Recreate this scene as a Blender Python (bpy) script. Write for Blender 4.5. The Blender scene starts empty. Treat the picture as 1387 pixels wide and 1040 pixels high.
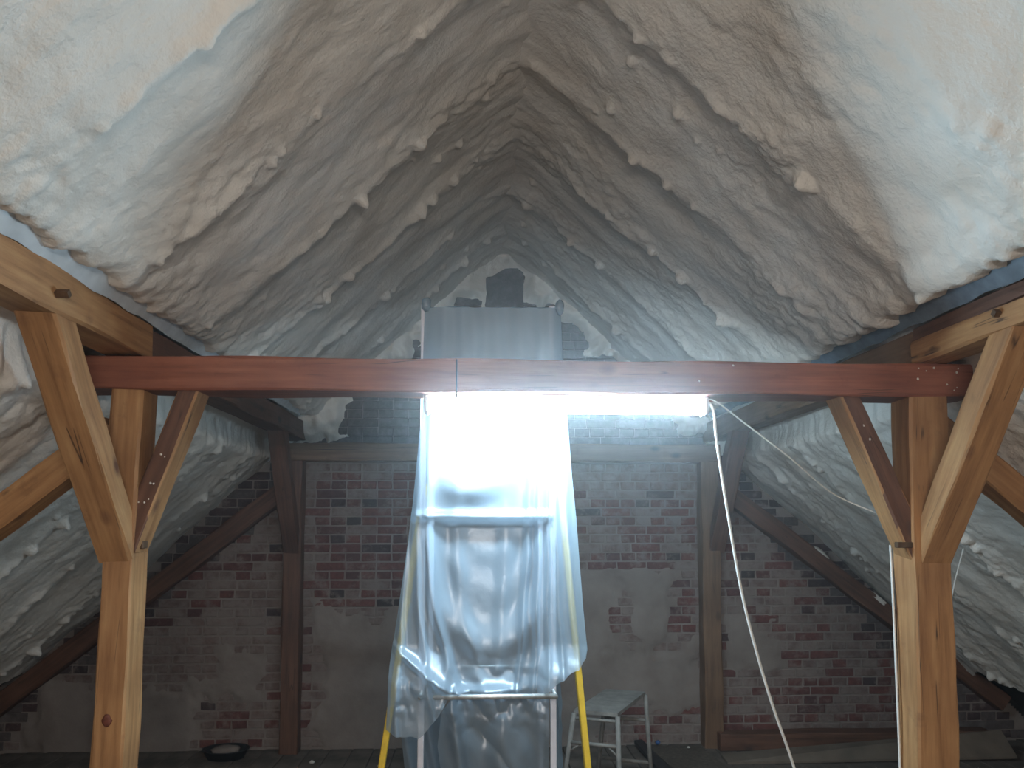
import bpy, bmesh, math, random
import numpy as np
from mathutils import Vector, Matrix

# ------------------------------------------------------------------ camera, world, exposure
scn = bpy.context.scene
COL = scn.collection
cam_d = bpy.data.cameras.new('camera'); cam = bpy.data.objects.new('camera', cam_d); COL.objects.link(cam)
cam_d.sensor_width = 36.0; cam_d.lens = 1041.0 / 1387.0 * 36.0
cam_d.shift_y = 119.0 / 1387.0
cam_d.clip_start = 0.05
cam.location = (0, 0, 1.85)
cam.rotation_euler = (math.radians(90 + 4.0), 0, math.radians(-2.6))
scn.camera = cam
w = bpy.data.worlds.new('world'); scn.world = w; w.use_nodes = True
w.node_tree.nodes['Background'].inputs[0].default_value = (0.02, 0.022, 0.025, 1)
w.node_tree.nodes['Background'].inputs[1].default_value = 0.15
vs = scn.view_settings
vs.view_transform = 'Standard'; vs.look = 'None'; vs.gamma = 1.0; vs.use_curve_mapping = False
vs.exposure = 1.0
scn.cycles.use_light_tree = False; scn.cycles.max_bounces = 7; scn.cycles.diffuse_bounces = 5; scn.cycles.glossy_bounces = 3; scn.cycles.transmission_bounces = 4; scn.cycles.transparent_max_bounces = 10; scn.cycles.volume_bounces = 0
scn.cycles.sample_clamp_indirect = 6.0
LAMP_STRENGTH = 95.0
ASSUMED_LAMP_STRENGTH = 138.0  # fill light from a lamp assumed behind the camera
ASSUMED_LAMP_COLOR = (1.0, 0.935, 0.87)
HAZE = 0.017
LAMP_COLOR = (0.60, 0.84, 1.0)

CX = 0.23            # ridge line (attic axis) in x
APEX = 4.28; SLOPE = 0.93
YB = 6.60            # face of the brick gable wall
YF = -2.6            # wall behind
rng = random.Random(7)
npr = np.random.RandomState(11)

# ------------------------------------------------------------------ noise helpers
_perm = npr.permutation(512)
_ang = npr.rand(512) * 2 * np.pi
def _h(i, j, seed=0):
    return _perm[(_perm[(i + seed * 37) % 512] + j) % 512]
def pnoise(x, y, seed=0):
    xi = np.floor(x).astype(int); yi = np.floor(y).astype(int)
    fx = x - xi; fy = y - yi
    u = fx * fx * fx * (fx * (fx * 6 - 15) + 10); v = fy * fy * fy * (fy * (fy * 6 - 15) + 10)
    def g(a, b):
        t = _ang[_h(xi + a, yi + b, seed)]
        return np.cos(t) * (fx - a) + np.sin(t) * (fy - b)
    return 1.5 * ((g(0, 0) * (1 - u) + g(1, 0) * u) * (1 - v) + (g(0, 1) * (1 - u) + g(1, 1) * u) * v)
def fbm(x, y, o=4, seed=0):
    r = 0; a = 1.0
    for k in range(o):
        r = r + a * pnoise(x * 2 ** k, y * 2 ** k, seed + k); a *= 0.5
    return r
_jx = npr.rand(512); _jy = npr.rand(512)
def worley(x, y, seed=0):
    xi = np.floor(x).astype(int); yi = np.floor(y).astype(int)
    best = np.full(np.shape(x), 9.0)
    for a in (-1, 0, 1):
        for b in (-1, 0, 1):
            k = _h(xi + a, yi + b, seed)
            d = (xi + a + _jx[k] - x) ** 2 + (yi + b + _jy[k] - y) ** 2
            best = np.minimum(best, d)
    return np.sqrt(best)
def sstep(a, b, x):
    t = np.clip((x - a) / (b - a), 0, 1); return t * t * (3 - 2 * t)

# ------------------------------------------------------------------ object helpers
def link(name, me, parent=None, mat=None):
    o = bpy.data.objects.new(name, me); COL.objects.link(o)
    if parent is not None: o.parent = parent
    if mat is not None and len(me.materials) == 0: me.materials.append(mat)
    return o
def tag(o, label=None, cat=None, group=None, kind=None):
    if label: o['label'] = label
    if cat: o['category'] = cat
    if group: o['group'] = group
    if kind: o['kind'] = kind
    return o
def empty(name, loc, label, cat, group=None):
    o = bpy.data.objects.new(name, None); COL.objects.link(o); o.location = loc
    o.empty_display_size = 0.05
    return tag(o, label, cat, group)
def mesh_arrays(name, verts, faces, smooth=True):
    me = bpy.data.meshes.new(name)
    verts = np.asarray(verts, dtype=np.float32); faces = np.asarray(faces, dtype=np.int32)
    n = faces.shape[1]
    me.vertices.add(len(verts)); me.vertices.foreach_set('co', verts.ravel())
    me.loops.add(faces.size); me.loops.foreach_set('vertex_index', faces.ravel())
    me.polygons.add(len(faces)); me.polygons.foreach_set('loop_start', np.arange(0, faces.size, n, dtype=np.int32))
    me.polygons.foreach_set('loop_total', np.full(len(faces), n, dtype=np.int32))
    me.update(calc_edges=True)
    me.polygons.foreach_set('use_smooth', np.full(len(faces), smooth))
    me.validate()
    return me
def grid_mesh(name, P, keep=None, smooth=True):
    n, m = P.shape[:2]
    idx = np.arange(n * m).reshape(n, m)
    q = np.stack([idx[:-1, :-1], idx[1:, :-1], idx[1:, 1:], idx[:-1, 1:]], -1)
    if keep is not None: q = q[keep]
    q = q.reshape(-1, 4)
    used = np.zeros(n * m, bool); used[q.ravel()] = True
    re = np.cumsum(used) - 1
    return mesh_arrays(name, P.reshape(-1, 3)[used], re[q], smooth)
def bm_mesh(name, bm, smooth=False):
    bmesh.ops.recalc_face_normals(bm, faces=bm.faces)
    me = bpy.data.meshes.new(name); bm.to_mesh(me); bm.free()
    if smooth:
        for p in me.polygons: p.use_smooth = True
    return me
def box_bm(bm, x0, x1, y0, y1, z0, z1, bev=0.0):
    r = bmesh.ops.create_cube(bm, size=1.0)
    vsx = r['verts']
    bmesh.ops.scale(bm, vec=(x1 - x0, y1 - y0, z1 - z0), verts=vsx)
    bmesh.ops.translate(bm, vec=((x0 + x1) / 2, (y0 + y1) / 2, (z0 + z1) / 2), verts=vsx)
    if bev > 0:
        es = list({e for v in vsx for e in v.link_edges})
        bmesh.ops.bevel(bm, geom=es, offset=bev, segments=1, affect='EDGES', profile=0.5)
def box(name, x0, x1, y0, y1, z0, z1, mat, parent=None, bev=0.004):
    bm = bmesh.new(); box_bm(bm, x0, x1, y0, y1, z0, z1, bev)
    return link(name, bm_mesh(name, bm), parent, mat)
def tube(name, pts, r, mat, parent=None, seg=8, r1=None, caps=True):
    pts = [Vector(p) for p in pts]
    bm = bmesh.new(); rings = []
    t = (pts[1] - pts[0]).normalized()
    up = Vector((0, 0, 1)) if abs(t.z) < 0.9 else Vector((0, 1, 0))
    nx = t.cross(up).normalized()
    for i, p in enumerate(pts):
        a = pts[max(0, i - 1)]; b = pts[min(len(pts) - 1, i + 1)]
        t = (b - a).normalized(); nx = (nx - t * nx.dot(t)).normalized(); ny = t.cross(nx)
        rr = r if r1 is None else r + (r1 - r) * i / (len(pts) - 1)
        rings.append([bm.verts.new(p + nx * rr * math.cos(2 * math.pi * k / seg) + ny * rr * math.sin(2 * math.pi * k / seg)) for k in range(seg)])
    for a, b in zip(rings, rings[1:]):
        for k in range(seg): bm.faces.new((a[k], a[(k + 1) % seg], b[(k + 1) % seg], b[k]))
    if caps: bm.faces.new(rings[0][::-1]); bm.faces.new(rings[-1])
    return link(name, bm_mesh(name, bm, True), parent, mat)
def spline(ctrl, n=10):
    c = [Vector(p) for p in ctrl]; c = [c[0] * 2 - c[1]] + c + [c[-1] * 2 - c[-2]]
    out = []
    for i in range(1, len(c) - 2):
        for k in range(n):
            t = k / n
            out.append(0.5 * ((2 * c[i]) + (c[i + 1] - c[i - 1]) * t + (2 * c[i - 1] - 5 * c[i] + 4 * c[i + 1] - c[i + 2]) * t * t + (3 * c[i] - c[i - 1] - 3 * c[i + 1] + c[i + 2]) * t ** 3))
    out.append(c[-2]); return out

# ------------------------------------------------------------------ materials
def new_mat(name):
    m = bpy.data.materials.new(name); m.use_nodes = True
    nt = m.node_tree; b = nt.nodes['Principled BSDF']
    return m, nt, b
def N(nt, t, **kw):
    n = nt.nodes.new(t)
    for k, v in kw.items(): setattr(n, k, v)
    return n
def ramp(nt, stops):
    r = N(nt, 'ShaderNodeValToRGB'); e = r.color_ramp.elements
    while len(e) < len(stops): e.new(0.5)
    for i, (p, c) in enumerate(stops): e[i].position = p; e[i].color = (*c, 1)
    return r
def noise_node(nt, scale, detail=4, rough=0.55, vec=None):
    n = N(nt, 'ShaderNodeTexNoise'); n.inputs['Scale'].default_value = scale; n.inputs['Detail'].default_value = detail
    n.inputs['Roughness'].default_value = rough
    if vec is not None: nt.links.new(vec, n.inputs['Vector'])
    return n
def mapping(nt, scale, src='Object'):
    tc = N(nt, 'ShaderNodeTexCoord'); mp = N(nt, 'ShaderNodeMapping'); mp.inputs['Scale'].default_value = scale
    nt.links.new(tc.outputs[src], mp.inputs['Vector']); return mp.outputs['Vector']
def mixc(nt, fac, a, b, mode='MIX'):
    m = N(nt, 'ShaderNodeMix', data_type='RGBA', blend_type=mode)
    for s, v in ((0, fac), (6, a), (7, b)):
        if hasattr(v, 'links') or isinstance(v, bpy.types.NodeSocket): nt.links.new(v, m.inputs[s])
        elif isinstance(v, (int, float)): m.inputs[s].default_value = v
        else: m.inputs[s].default_value = (*v, 1)
    return m.outputs[2]
def bump(nt, b, h, strength, dist, prev=None):
    n = N(nt, 'ShaderNodeBump'); n.inputs['Strength'].default_value = strength; n.inputs['Distance'].default_value = dist
    nt.links.new(h, n.inputs['Height'])
    if prev: nt.links.new(prev, n.inputs['Normal'])
    nt.links.new(n.outputs[0], b.inputs['Normal']); return n.outputs[0]

def wood(name, dark, mid, light, rough=0.62, stain=(0.10, 0.05, 0.03), stain_amt=0.6):
    m, nt, b = new_mat(name)
    oi = N(nt, 'ShaderNodeObjectInfo')
    tc = N(nt, 'ShaderNodeTexCoord')
    add = N(nt, 'ShaderNodeVectorMath', operation='ADD'); nt.links.new(tc.outputs['Object'], add.inputs[0])
    cmb = N(nt, 'ShaderNodeVectorMath', operation='SCALE'); cmb.inputs[0].default_value = (13.1, 7.7, 5.3)
    nt.links.new(oi.outputs['Random'], cmb.inputs['Scale']); nt.links.new(cmb.outputs[0], add.inputs[1])
    mp = N(nt, 'ShaderNodeMapping'); mp.inputs['Scale'].default_value = (1, 1, 0.07); nt.links.new(add.outputs[0], mp.inputs['Vector'])
    g1 = noise_node(nt, 34, 5, 0.6, mp.outputs[0])
    r1 = ramp(nt, [(0.25, dark), (0.48, mid), (0.75, light)]); nt.links.new(g1.outputs['Fac'], r1.inputs['Fac'])
    # broad colour drift along the timber
    g2 = noise_node(nt, 2.6, 3, 0.5, add.outputs[0])
    r2 = ramp(nt, [(0.35, (0.72, 0.66, 0.62)), (0.65, (1.06, 1.04, 1.0))]); nt.links.new(g2.outputs['Fac'], r2.inputs['Fac'])
    c = mixc(nt, 0.85, r1.outputs[0], r2.outputs[0], 'MULTIPLY')
    # knots
    mpk = N(nt, 'ShaderNodeMapping'); mpk.inputs['Scale'].default_value = (4.5, 4.5, 2.7); nt.links.new(add.outputs[0], mpk.inputs['Vector'])
    vo = N(nt, 'ShaderNodeTexVoronoi'); vo.inputs['Scale'].default_value = 1.0; nt.links.new(mpk.outputs[0], vo.inputs['Vector'])
    rk = ramp(nt, [(0.05, (1, 1, 1)), (0.16, (0, 0, 0))]); nt.links.new(vo.outputs['Distance'], rk.inputs['Fac'])
    c = mixc(nt, rk.outputs[0], c, stain)
    # drying cracks
    mpc = N(nt, 'ShaderNodeMapping'); mpc.inputs['Scale'].default_value = (1, 1, 0.035); nt.links.new(add.outputs[0], mpc.inputs['Vector'])
    gc = noise_node(nt, 13, 2, 0.4, mpc.outputs[0])
    rc = ramp(nt, [(0.492, (0, 0, 0)), (0.5, (1, 1, 1)), (0.508, (0, 0, 0))]); nt.links.new(gc.outputs['Fac'], rc.inputs['Fac'])
    gm = noise_node(nt, 4.2, 2, 0.5, add.outputs[0])
    rm = ramp(nt, [(0.52, (0, 0, 0)), (0.6, (1, 1, 1))]); nt.links.new(gm.outputs['Fac'], rm.inputs['Fac'])
    mul = N(nt, 'ShaderNodeMath', operation='MULTIPLY'); nt.links.new(rc.outputs[0], mul.inputs[0]); nt.links.new(rm.outputs[0], mul.inputs[1])
    c = mixc(nt, mul.outputs[0], c, (0.05, 0.025, 0.015))
    # old stains
    gs = noise_node(nt, 7, 5, 0.7, add.outputs[0])
    rs = ramp(nt, [(0.60, (0, 0, 0)), (0.78, (stain_amt,) * 3)]); nt.links.new(gs.outputs['Fac'], rs.inputs['Fac'])
    c = mixc(nt, rs.outputs[0], c, stain)
    nt.links.new(c, b.inputs['Base Color']); b.inputs['Roughness'].default_value = rough
    bump(nt, b, g1.outputs['Fac'], 0.35, 0.004)
    return m
def plain(name, col, rough=0.5, metal=0.0, noise=0.0, scale=20, spec=0.5):
    m, nt, b = new_mat(name)
    b.inputs['Roughness'].default_value = rough; b.inputs['Metallic'].default_value = metal
    b.inputs['Specular IOR Level'].default_value = spec
    n = noise_node(nt, scale, 4, 0.6, mapping(nt, (1, 1, 1)))
    r = ramp(nt, [(0.3, tuple(c * (1 - noise) for c in col)), (0.7, tuple(min(1, c * (1 + noise)) for c in col))])
    nt.links.new(n.outputs['Fac'], r.inputs['Fac']); nt.links.new(r.outputs[0], b.inputs['Base Color'])
    return m
M = {}
M['wood'] = wood('orange_wood', (0.26, 0.125, 0.05), (0.43, 0.225, 0.095), (0.57, 0.34, 0.16), stain=(0.15, 0.06, 0.03))
M['wood_pale'] = wood('pale_wood', (0.42, 0.24, 0.11), (0.60, 0.38, 0.19), (0.72, 0.50, 0.28), stain=(0.20, 0.09, 0.045))
M['wood_red'] = wood('red_wood', (0.19, 0.068, 0.042), (0.31, 0.110, 0.066), (0.42, 0.17, 0.10), rough=0.5, stain=(0.09, 0.03, 0.02))
M['wood_old'] = wood('old_wood', (0.075, 0.034, 0.022), (0.15, 0.072, 0.045), (0.22, 0.11, 0.07), stain=(0.04, 0.02, 0.015))
M['wood_mid'] = wood('brown_wood', (0.13, 0.072, 0.04), (0.22, 0.13, 0.075), (0.31, 0.19, 0.115), stain=(0.07, 0.035, 0.02))
M['wood_grey'] = wood('grey_wood', (0.06, 0.048, 0.038), (0.12, 0.10, 0.08), (0.19, 0.16, 0.13), rough=0.85, stain=(0.03, 0.025, 0.02))
M['knot'] = plain('knot_wood', (0.16, 0.045, 0.025), 0.6, 0, 0.4, 60)
M['strap'] = plain('dark_wire', (0.03, 0.025, 0.025), 0.6, 0, 0.2, 30)
M['peg'] = wood('peg_wood', (0.06, 0.035, 0.02), (0.11, 0.065, 0.035), (0.17, 0.10, 0.06))

def foam_mat():
    m, nt, b = new_mat('spray_foam')
    v = mapping(nt, (1, 1, 1))
    n1 = noise_node(nt, 2.3, 2, 0.6, v)
    r = ramp(nt, [(0.3, (0.72, 0.66, 0.585)), (0.55, (0.80, 0.76, 0.695)), (0.75, (0.84, 0.815, 0.765))]); nt.links.new(n1.outputs['Fac'], r.inputs['Fac'])
    nt.links.new(r.outputs[0], b.inputs['Base Color'])
    b.inputs['Roughness'].default_value = 0.55; b.inputs['Specular IOR Level'].default_value = 0.3
    n2 = noise_node(nt, 48, 2, 0.65, v)
    bump(nt, b, n2.outputs['Fac'], 0.6, 0.009)
    return m
M['foam'] = foam_mat()

def brick_mat(name, cols, lime=0.5, lime_col=(0.27, 0.22, 0.195)):
    m, nt, b = new_mat(name)
    oi = N(nt, 'ShaderNodeObjectInfo')
    r = ramp(nt, cols); nt.links.new(oi.outputs['Random'], r.inputs['Fac'])
    g = N(nt, 'ShaderNodeNewGeometry')
    n = noise_node(nt, 26, 5, 0.65, g.outputs['Position'])
    rn = ramp(nt, [(0.3, (0.65, 0.62, 0.62)), (0.7, (1.12, 1.1, 1.08))]); nt.links.new(n.outputs['Fac'], rn.inputs['Fac'])
    c = mixc(nt, 1.0, r.outputs[0], rn.outputs[0], 'MULTIPLY')
    n2 = noise_node(nt, 9, 6, 0.7, g.outputs['Position'])
    rl = ramp(nt, [(lime - 0.05, (0, 0, 0)), (lime + 0.13, (0.85, 0.85, 0.85))]); nt.links.new(n2.outputs['Fac'], rl.inputs['Fac'])
    c = mixc(nt, rl.outputs[0], c, lime_col)
    nt.links.new(c, b.inputs['Base Color']); b.inputs['Roughness'].default_value = 0.88
    bump(nt, b, n.outputs['Fac'], 0.6, 0.006)
    return m
M['brick_red'] = brick_mat('red_brick', [(0.0, (0.15, 0.060, 0.053)), (0.5, (0.19, 0.07, 0.058)), (1.0, (0.115, 0.055, 0.052))], 0.54)
M['brick_dark'] = brick_mat('dark_brick', [(0.0, (0.06, 0.045, 0.047)), (1.0, (0.10, 0.058, 0.058))], 0.58)
M['brick_lime'] = brick_mat('limewashed_brick', [(0.0, (0.19, 0.125, 0.11)), (1.0, (0.235, 0.18, 0.16))], 0.44)
M['brick_gable'] = brick_mat('grey_brick', [(0.0, (0.11, 0.09, 0.088)), (1.0, (0.15, 0.12, 0.115))], 0.55, (0.19, 0.17, 0.16))  # greyer brick for the gable top and along the roof slopes
def plaster_mat():
    m, nt, b = new_mat('lime_plaster')
    g = N(nt, 'ShaderNodeNewGeometry')
    n = noise_node(nt, 3.2, 6, 0.65, g.outputs['Position'])
    r = ramp(nt, [(0.25, (0.19, 0.15, 0.128)), (0.5, (0.27, 0.225, 0.198)), (0.75, (0.33, 0.28, 0.25))]); nt.links.new(n.outputs['Fac'], r.inputs['Fac'])
    n3 = noise_node(nt, 1.7, 5, 0.7, g.outputs['Position'])
    r3 = ramp(nt, [(0.58, (0, 0, 0)), (0.75, (0.55, 0.55, 0.55))]); nt.links.new(n3.outputs['Fac'], r3.inputs['Fac'])
    c = mixc(nt, r3.outputs[0], r.outputs[0], (0.20, 0.12, 0.10))
    nt.links.new(c, b.inputs['Base Color']); b.inputs['Roughness'].default_value = 0.92
    n2 = noise_node(nt, 40, 5, 0.6, g.outputs['Position'])
    bump(nt, b, n2.outputs['Fac'], 0.4, 0.006)
    return m
M['plaster'] = plaster_mat()

M['dust_floor'] = plain('dusty_boards', (0.135, 0.11, 0.09), 0.9, 0, 0.45, 5)
M['deck'] = plain('roof_deck', (0.05, 0.042, 0.036), 0.9, 0, 0.3, 4)
M['void'] = plain('dark_boarding', (0.02, 0.019, 0.019), 0.95, 0, 0.3, 4)
M['alu'] = plain('aluminium', (0.55, 0.55, 0.53), 0.45, 0.75, 0.25, 30)
M['alu_dusty'] = plain('dusty_aluminium', (0.21, 0.195, 0.175), 0.75, 0.15, 0.3, 14)
M['white_paint'] = plain('white_painted_steel', (0.66, 0.64, 0.68), 0.4, 0, 0.1, 12)
M['yellow'] = plain('yellow_fibreglass', (0.78, 0.52, 0.045), 0.45, 0, 0.12, 18)
M['cable'] = plain('white_cable', (0.74, 0.72, 0.68), 0.5, 0, 0.06, 30)
M['housing'] = plain('lamp_housing', (0.62, 0.64, 0.66), 0.4, 0, 0.04, 10)
M['film_blue'] = plain('blue_grey_film', (0.17, 0.22, 0.27), 0.4, 0, 0.3, 12)
M['film_white'] = plain('white_film', (0.62, 0.67, 0.70), 0.4, 0, 0.15, 12)
M['tub'] = plain('black_plastic', (0.02, 0.02, 0.022), 0.5, 0, 0.2, 12)
M['blue'] = plain('blue_plastic', (0.03, 0.10, 0.28), 0.5, 0, 0.1, 12)
M['brown_board'] = plain('brown_fibreboard', (0.16, 0.125, 0.095), 0.85, 0, 0.25, 6)

def film_mat(name, col, transp, gloss=0.085, rough=0.36):
    m = bpy.data.materials.new(name); m.use_nodes = True; nt = m.node_tree
    nt.nodes.remove(nt.nodes['Principled BSDF']); out = nt.nodes['Material Output']
    d = N(nt, 'ShaderNodeBsdfDiffuse'); d.inputs[0].default_value = (*col, 1)
    t = N(nt, 'ShaderNodeBsdfTranslucent'); t.inputs[0].default_value = (*col, 1)
    g = N(nt, 'ShaderNodeBsdfGlossy'); g.inputs['Roughness'].default_value = rough; g.inputs[0].default_value = (0.95, 0.97, 1, 1)
    tr = N(nt, 'ShaderNodeBsdfTransparent'); tr.inputs[0].default_value = (0.90, 0.93, 0.95, 1)
    m1 = N(nt, 'ShaderNodeMixShader'); m1.inputs[0].default_value = 0.4
    nt.links.new(d.outputs[0], m1.inputs[1]); nt.links.new(t.outputs[0], m1.inputs[2])
    m2 = N(nt, 'ShaderNodeMixShader'); m2.inputs[0].default_value = transp
    nt.links.new(m1.outputs[0], m2.inputs[1]); nt.links.new(tr.outputs[0], m2.inputs[2])
    m3 = N(nt, 'ShaderNodeMixShader'); m3.inputs[0].default_value = gloss
    nt.links.new(m2.outputs[0], m3.inputs[1]); nt.links.new(g.outputs[0], m3.inputs[2])
    v = mapping(nt, (1, 1, 1))
    n1 = noise_node(nt, 11, 4, 0.55, v); n2 = noise_node(nt, 45, 3, 0.6, v)
    b1 = N(nt, 'ShaderNodeBump'); b1.inputs['Strength'].default_value = 0.08; b1.inputs['Distance'].default_value = 0.02
    b2 = N(nt, 'ShaderNodeBump'); b2.inputs['Strength'].default_value = 0.2; b2.inputs['Distance'].default_value = 0.004
    nt.links.new(n1.outputs['Fac'], b1.inputs['Height']); nt.links.new(n2.outputs['Fac'], b2.inputs['Height']); nt.links.new(b1.outputs[0], b2.inputs['Normal'])
    for s in (d, t, g): nt.links.new(b2.outputs[0], s.inputs['Normal'])
    nt.links.new(m3.outputs[0], out.inputs['Surface'])
    return m
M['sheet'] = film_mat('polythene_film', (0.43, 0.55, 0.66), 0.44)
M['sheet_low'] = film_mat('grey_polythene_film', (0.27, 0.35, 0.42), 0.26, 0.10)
def emit_mat(nm, col, st):
    m = bpy.data.materials.new(nm); m.use_nodes = True; nt = m.node_tree
    nt.nodes.remove(nt.nodes['Principled BSDF'])
    e = N(nt, 'ShaderNodeEmission'); e.inputs[0].default_value = (*col, 1); e.inputs[1].default_value = st
    nt.links.new(e.outputs[0], nt.nodes['Material Output'].inputs['Surface'])
    return m
M['lit'] = emit_mat('lit_diffuser', LAMP_COLOR, LAMP_STRENGTH); M['lit_assumed_fill'] = emit_mat('assumed_fill_diffuser', ASSUMED_LAMP_COLOR, ASSUMED_LAMP_STRENGTH)  # warm one glows in the assumed, unseen fill lamp

# ------------------------------------------------------------------ floor
def roof_z(x): return APEX - SLOPE * abs(x - CX)
floor = box('floor', -4.9, 5.4, YF, YB + 0.2, -0.12, -0.03, M['deck'], bev=0)
tag(floor, 'dark dusty attic floor boards along the brick wall', kind='structure')
pm = {}
for k in range(6):
    bm = bmesh.new(); wd = 0.155 + 0.006 * k
    box_bm(bm, -wd / 2, wd / 2, 0, YB - 3.0, -0.03, rng.uniform(-0.002, 0.004), 0.003); me = bm_mesh('plank', bm); me.materials.append(M['dust_floor']); pm[k] = (wd, me)
x = -4.7
while x < 5.1:
    wd, me = pm[rng.randrange(6)]
    o = link('plank', me, floor); o.location = (x + wd / 2, 3.0, rng.uniform(-0.004, 0.004)); x += wd + 0.006
o = box('subfloor', -4.7, 5.15, YF, 2.99, -0.03, 0.0, M['dust_floor'], floor, bev=0)

# ------------------------------------------------------------------ roof: deck and foam
deck_n = 0.13
ang = math.atan(SLOPE); nrm_out = 0.14 / math.cos(ang)
def deck():
    bm = bmesh.new(); xo = 5.0
    pts = [(CX - xo, APEX - SLOPE * xo + nrm_out), (CX, APEX + nrm_out), (CX + xo, APEX - SLOPE * xo + nrm_out),
           (CX + xo, APEX - SLOPE * xo + nrm_out + 0.1), (CX, APEX + nrm_out + 0.1), (CX - xo, APEX - SLOPE * xo + nrm_out + 0.1)]
    f = [bm.verts.new((a, YF - 0.2, b)) for a, b in pts]; g = [bm.verts.new((a, YB + 0.4, b)) for a, b in pts]
    for k in range(6): bm.faces.new((f[k], f[(k + 1) % 6], g[(k + 1) % 6], g[k]))
    bm.faces.new((f[0], f[1], f[4], f[5])); bm.faces.new((f[1], f[2], f[3], f[4]))
    bm.faces.new((g[0], g[5], g[4], g[1])); bm.faces.new((g[1], g[4], g[3], g[2]))
    return bm_mesh('ceiling', bm)
ceiling = link('ceiling', deck(), None, M['deck'])
tag(ceiling, 'steep attic roof lined with lumpy cream spray foam over the rafters', kind='structure')
RAFTERS = [YB - 0.63 - 0.755 * k for k in range(13)]
def foam(side, o_end, seed):
    Yc = np.concatenate([np.arange(YF, 1.0, 0.06), np.arange(1.0, YB + 0.001, 0.0145)])
    L = o_end / math.cos(ang)
    S = np.arange(-0.02, L, 0.0145)
    s, y = np.meshgrid(S, Yc, indexing='ij')
    off = s * math.cos(ang)
    h = np.zeros_like(s)
    wig = 0.03 * fbm(s * 1.1, y * 0.5 + 3, 3, seed)
    fade = 1 - 0.8 * np.exp(-((off - 1.62) / 0.13) ** 2)
    near = np.zeros_like(s)
    for k, yr in enumerate(RAFTERS):
        d = y - yr - wig - 0.014 * fbm(s * 5, s * 0 + k, 2, seed + 5)
        amp = 0.020 + 0.009 * pnoise(s * 1.7, s * 0 + 3.3 * k, seed + 2)
        g = np.where(d < 0, np.exp(-(np.abs(d) / 0.20) ** 1.6), np.exp(-(d / 0.10) ** 2))
        crest = sstep(-0.35, 0.35, fbm(s * 2.2, s * 0 + 5.1 * k, 2, seed + 3)) * (0.55 + 0.45 * fbm(s * 11, y * 7, 2, seed + 4))
        h += (amp * g + 0.034 * crest * np.exp(-(np.abs(d) / 0.032) ** 1.7)) * (0.6 + 0.4 * sstep(0.05, 0.7, s)) * fade
        near = np.maximum(near, np.exp(-(d / 0.10) ** 2))
    h += 0.026 * fbm(s * 0.9, y * 1.7, 2, seed + 9) * fade
    h += 0.010 * fbm(s * 3.2, y * 5, 4, seed + 13)
    edge = np.exp(-((off - 1.60) / 0.22) ** 2) + np.exp(-((off - 2.1) / 0.25) ** 2)
    pm_ = sstep(-0.15, 0.55, fbm(s * 1.3, y * 1.5, 3, seed + 21))
    wgt = np.clip(0.18 + 0.55 * near * (0.4 + pm_) + 0.45 * pm_ + 0.5 * edge, 0, 1.2)
    q = fbm(s * 5, y * 5, 2, seed + 33) * 0.25
    w1 = worley(s * 7.5 + q, y * 9 + q, seed); h += 0.021 * wgt * (0.75 - np.minimum(w1, 1) ** 1.6)
    w2 = worley(s * 19 - q, y * 21 + q, seed + 3); h += 0.011 * (0.2 + wgt) * (0.7 - np.minimum(w2, 1) ** 1.5)
    w3 = worley(s * 42, y * 42, seed + 6); h += 0.005 * (0.4 + wgt) * (0.6 - np.minimum(w3, 1))
    # round beads of foam along the rafter lines
    r_ = random.Random(seed)
    for k in range(330):
        ss = r_.uniform(0.12, L - 0.1)
        if k < 240:
            q_ = r_.randrange(8); yy = RAFTERS[q_] + float(np.interp(ss, S, wig[:, np.searchsorted(Yc, RAFTERS[q_])])) + r_.gauss(0.0, 0.022)
            rad = r_.choice((0.012, 0.016, 0.020, 0.024, 0.028, 0.034, 0.040))
        else:
            yy = r_.uniform(1.2, YB); rad = r_.choice((0.010, 0.013, 0.018, 0.026))
        if yy < 2.6: rad *= 0.8
        i0, i1 = np.searchsorted(S, (ss - rad, ss + rad)); j0, j1 = np.searchsorted(Yc, (yy - rad, yy + rad))
        if i1 <= i0 or j1 <= j0: continue
        d2 = (s[i0:i1, j0:j1] - ss) ** 2 + (y[i0:i1, j0:j1] - yy) ** 2
        h[i0:i1, j0:j1] += (0.95 if yy > 2.6 else 0.5) * np.sqrt(np.clip(rad * rad - d2, 0, None))
    h += 0.10 * np.exp(-np.clip(s, 0, None) / 0.14)           # rounded fillet at the ridge
    # thinner coat where the foam meets the purlin, thick ragged lips beside it
    rag = 0.022 * fbm(y * 9, off * 2, 4, seed + 40)
    tr = sstep(1.60, 1.67, off + rag) * (1 - sstep(1.90, 2.0, off + rag))
    h = h * (1 - tr) - 0.10 * tr
    h += 0.016 * np.exp(-((off + rag - 1.56) / 0.06) ** 2)
    endr = 0.06 * fbm(y * 3, y * 0 + 7, 3, seed + 50)
    nx, nz = -side * math.sin(ang), -math.cos(ang)
    P = np.stack([CX + side * off + nx * h, y, APEX - SLOPE * off + nz * h], -1)
    ragend = (off[:-1, :-1] < o_end - 0.12 + endr[:-1, :-1]) & (y[:-1, :-1] < YB - 0.0)
    return grid_mesh('foam_layer', P, ragend)
for side, oe, sd in ((-1, 4.05, 3), (1, 4.05, 17)):
    o = link('foam_layer', foam(side, oe, sd), ceiling, M['foam'])
    o['label'] = 'lumpy cream spray foam coat on the %s roof slope' % ('left' if side < 0 else 'right')

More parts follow.
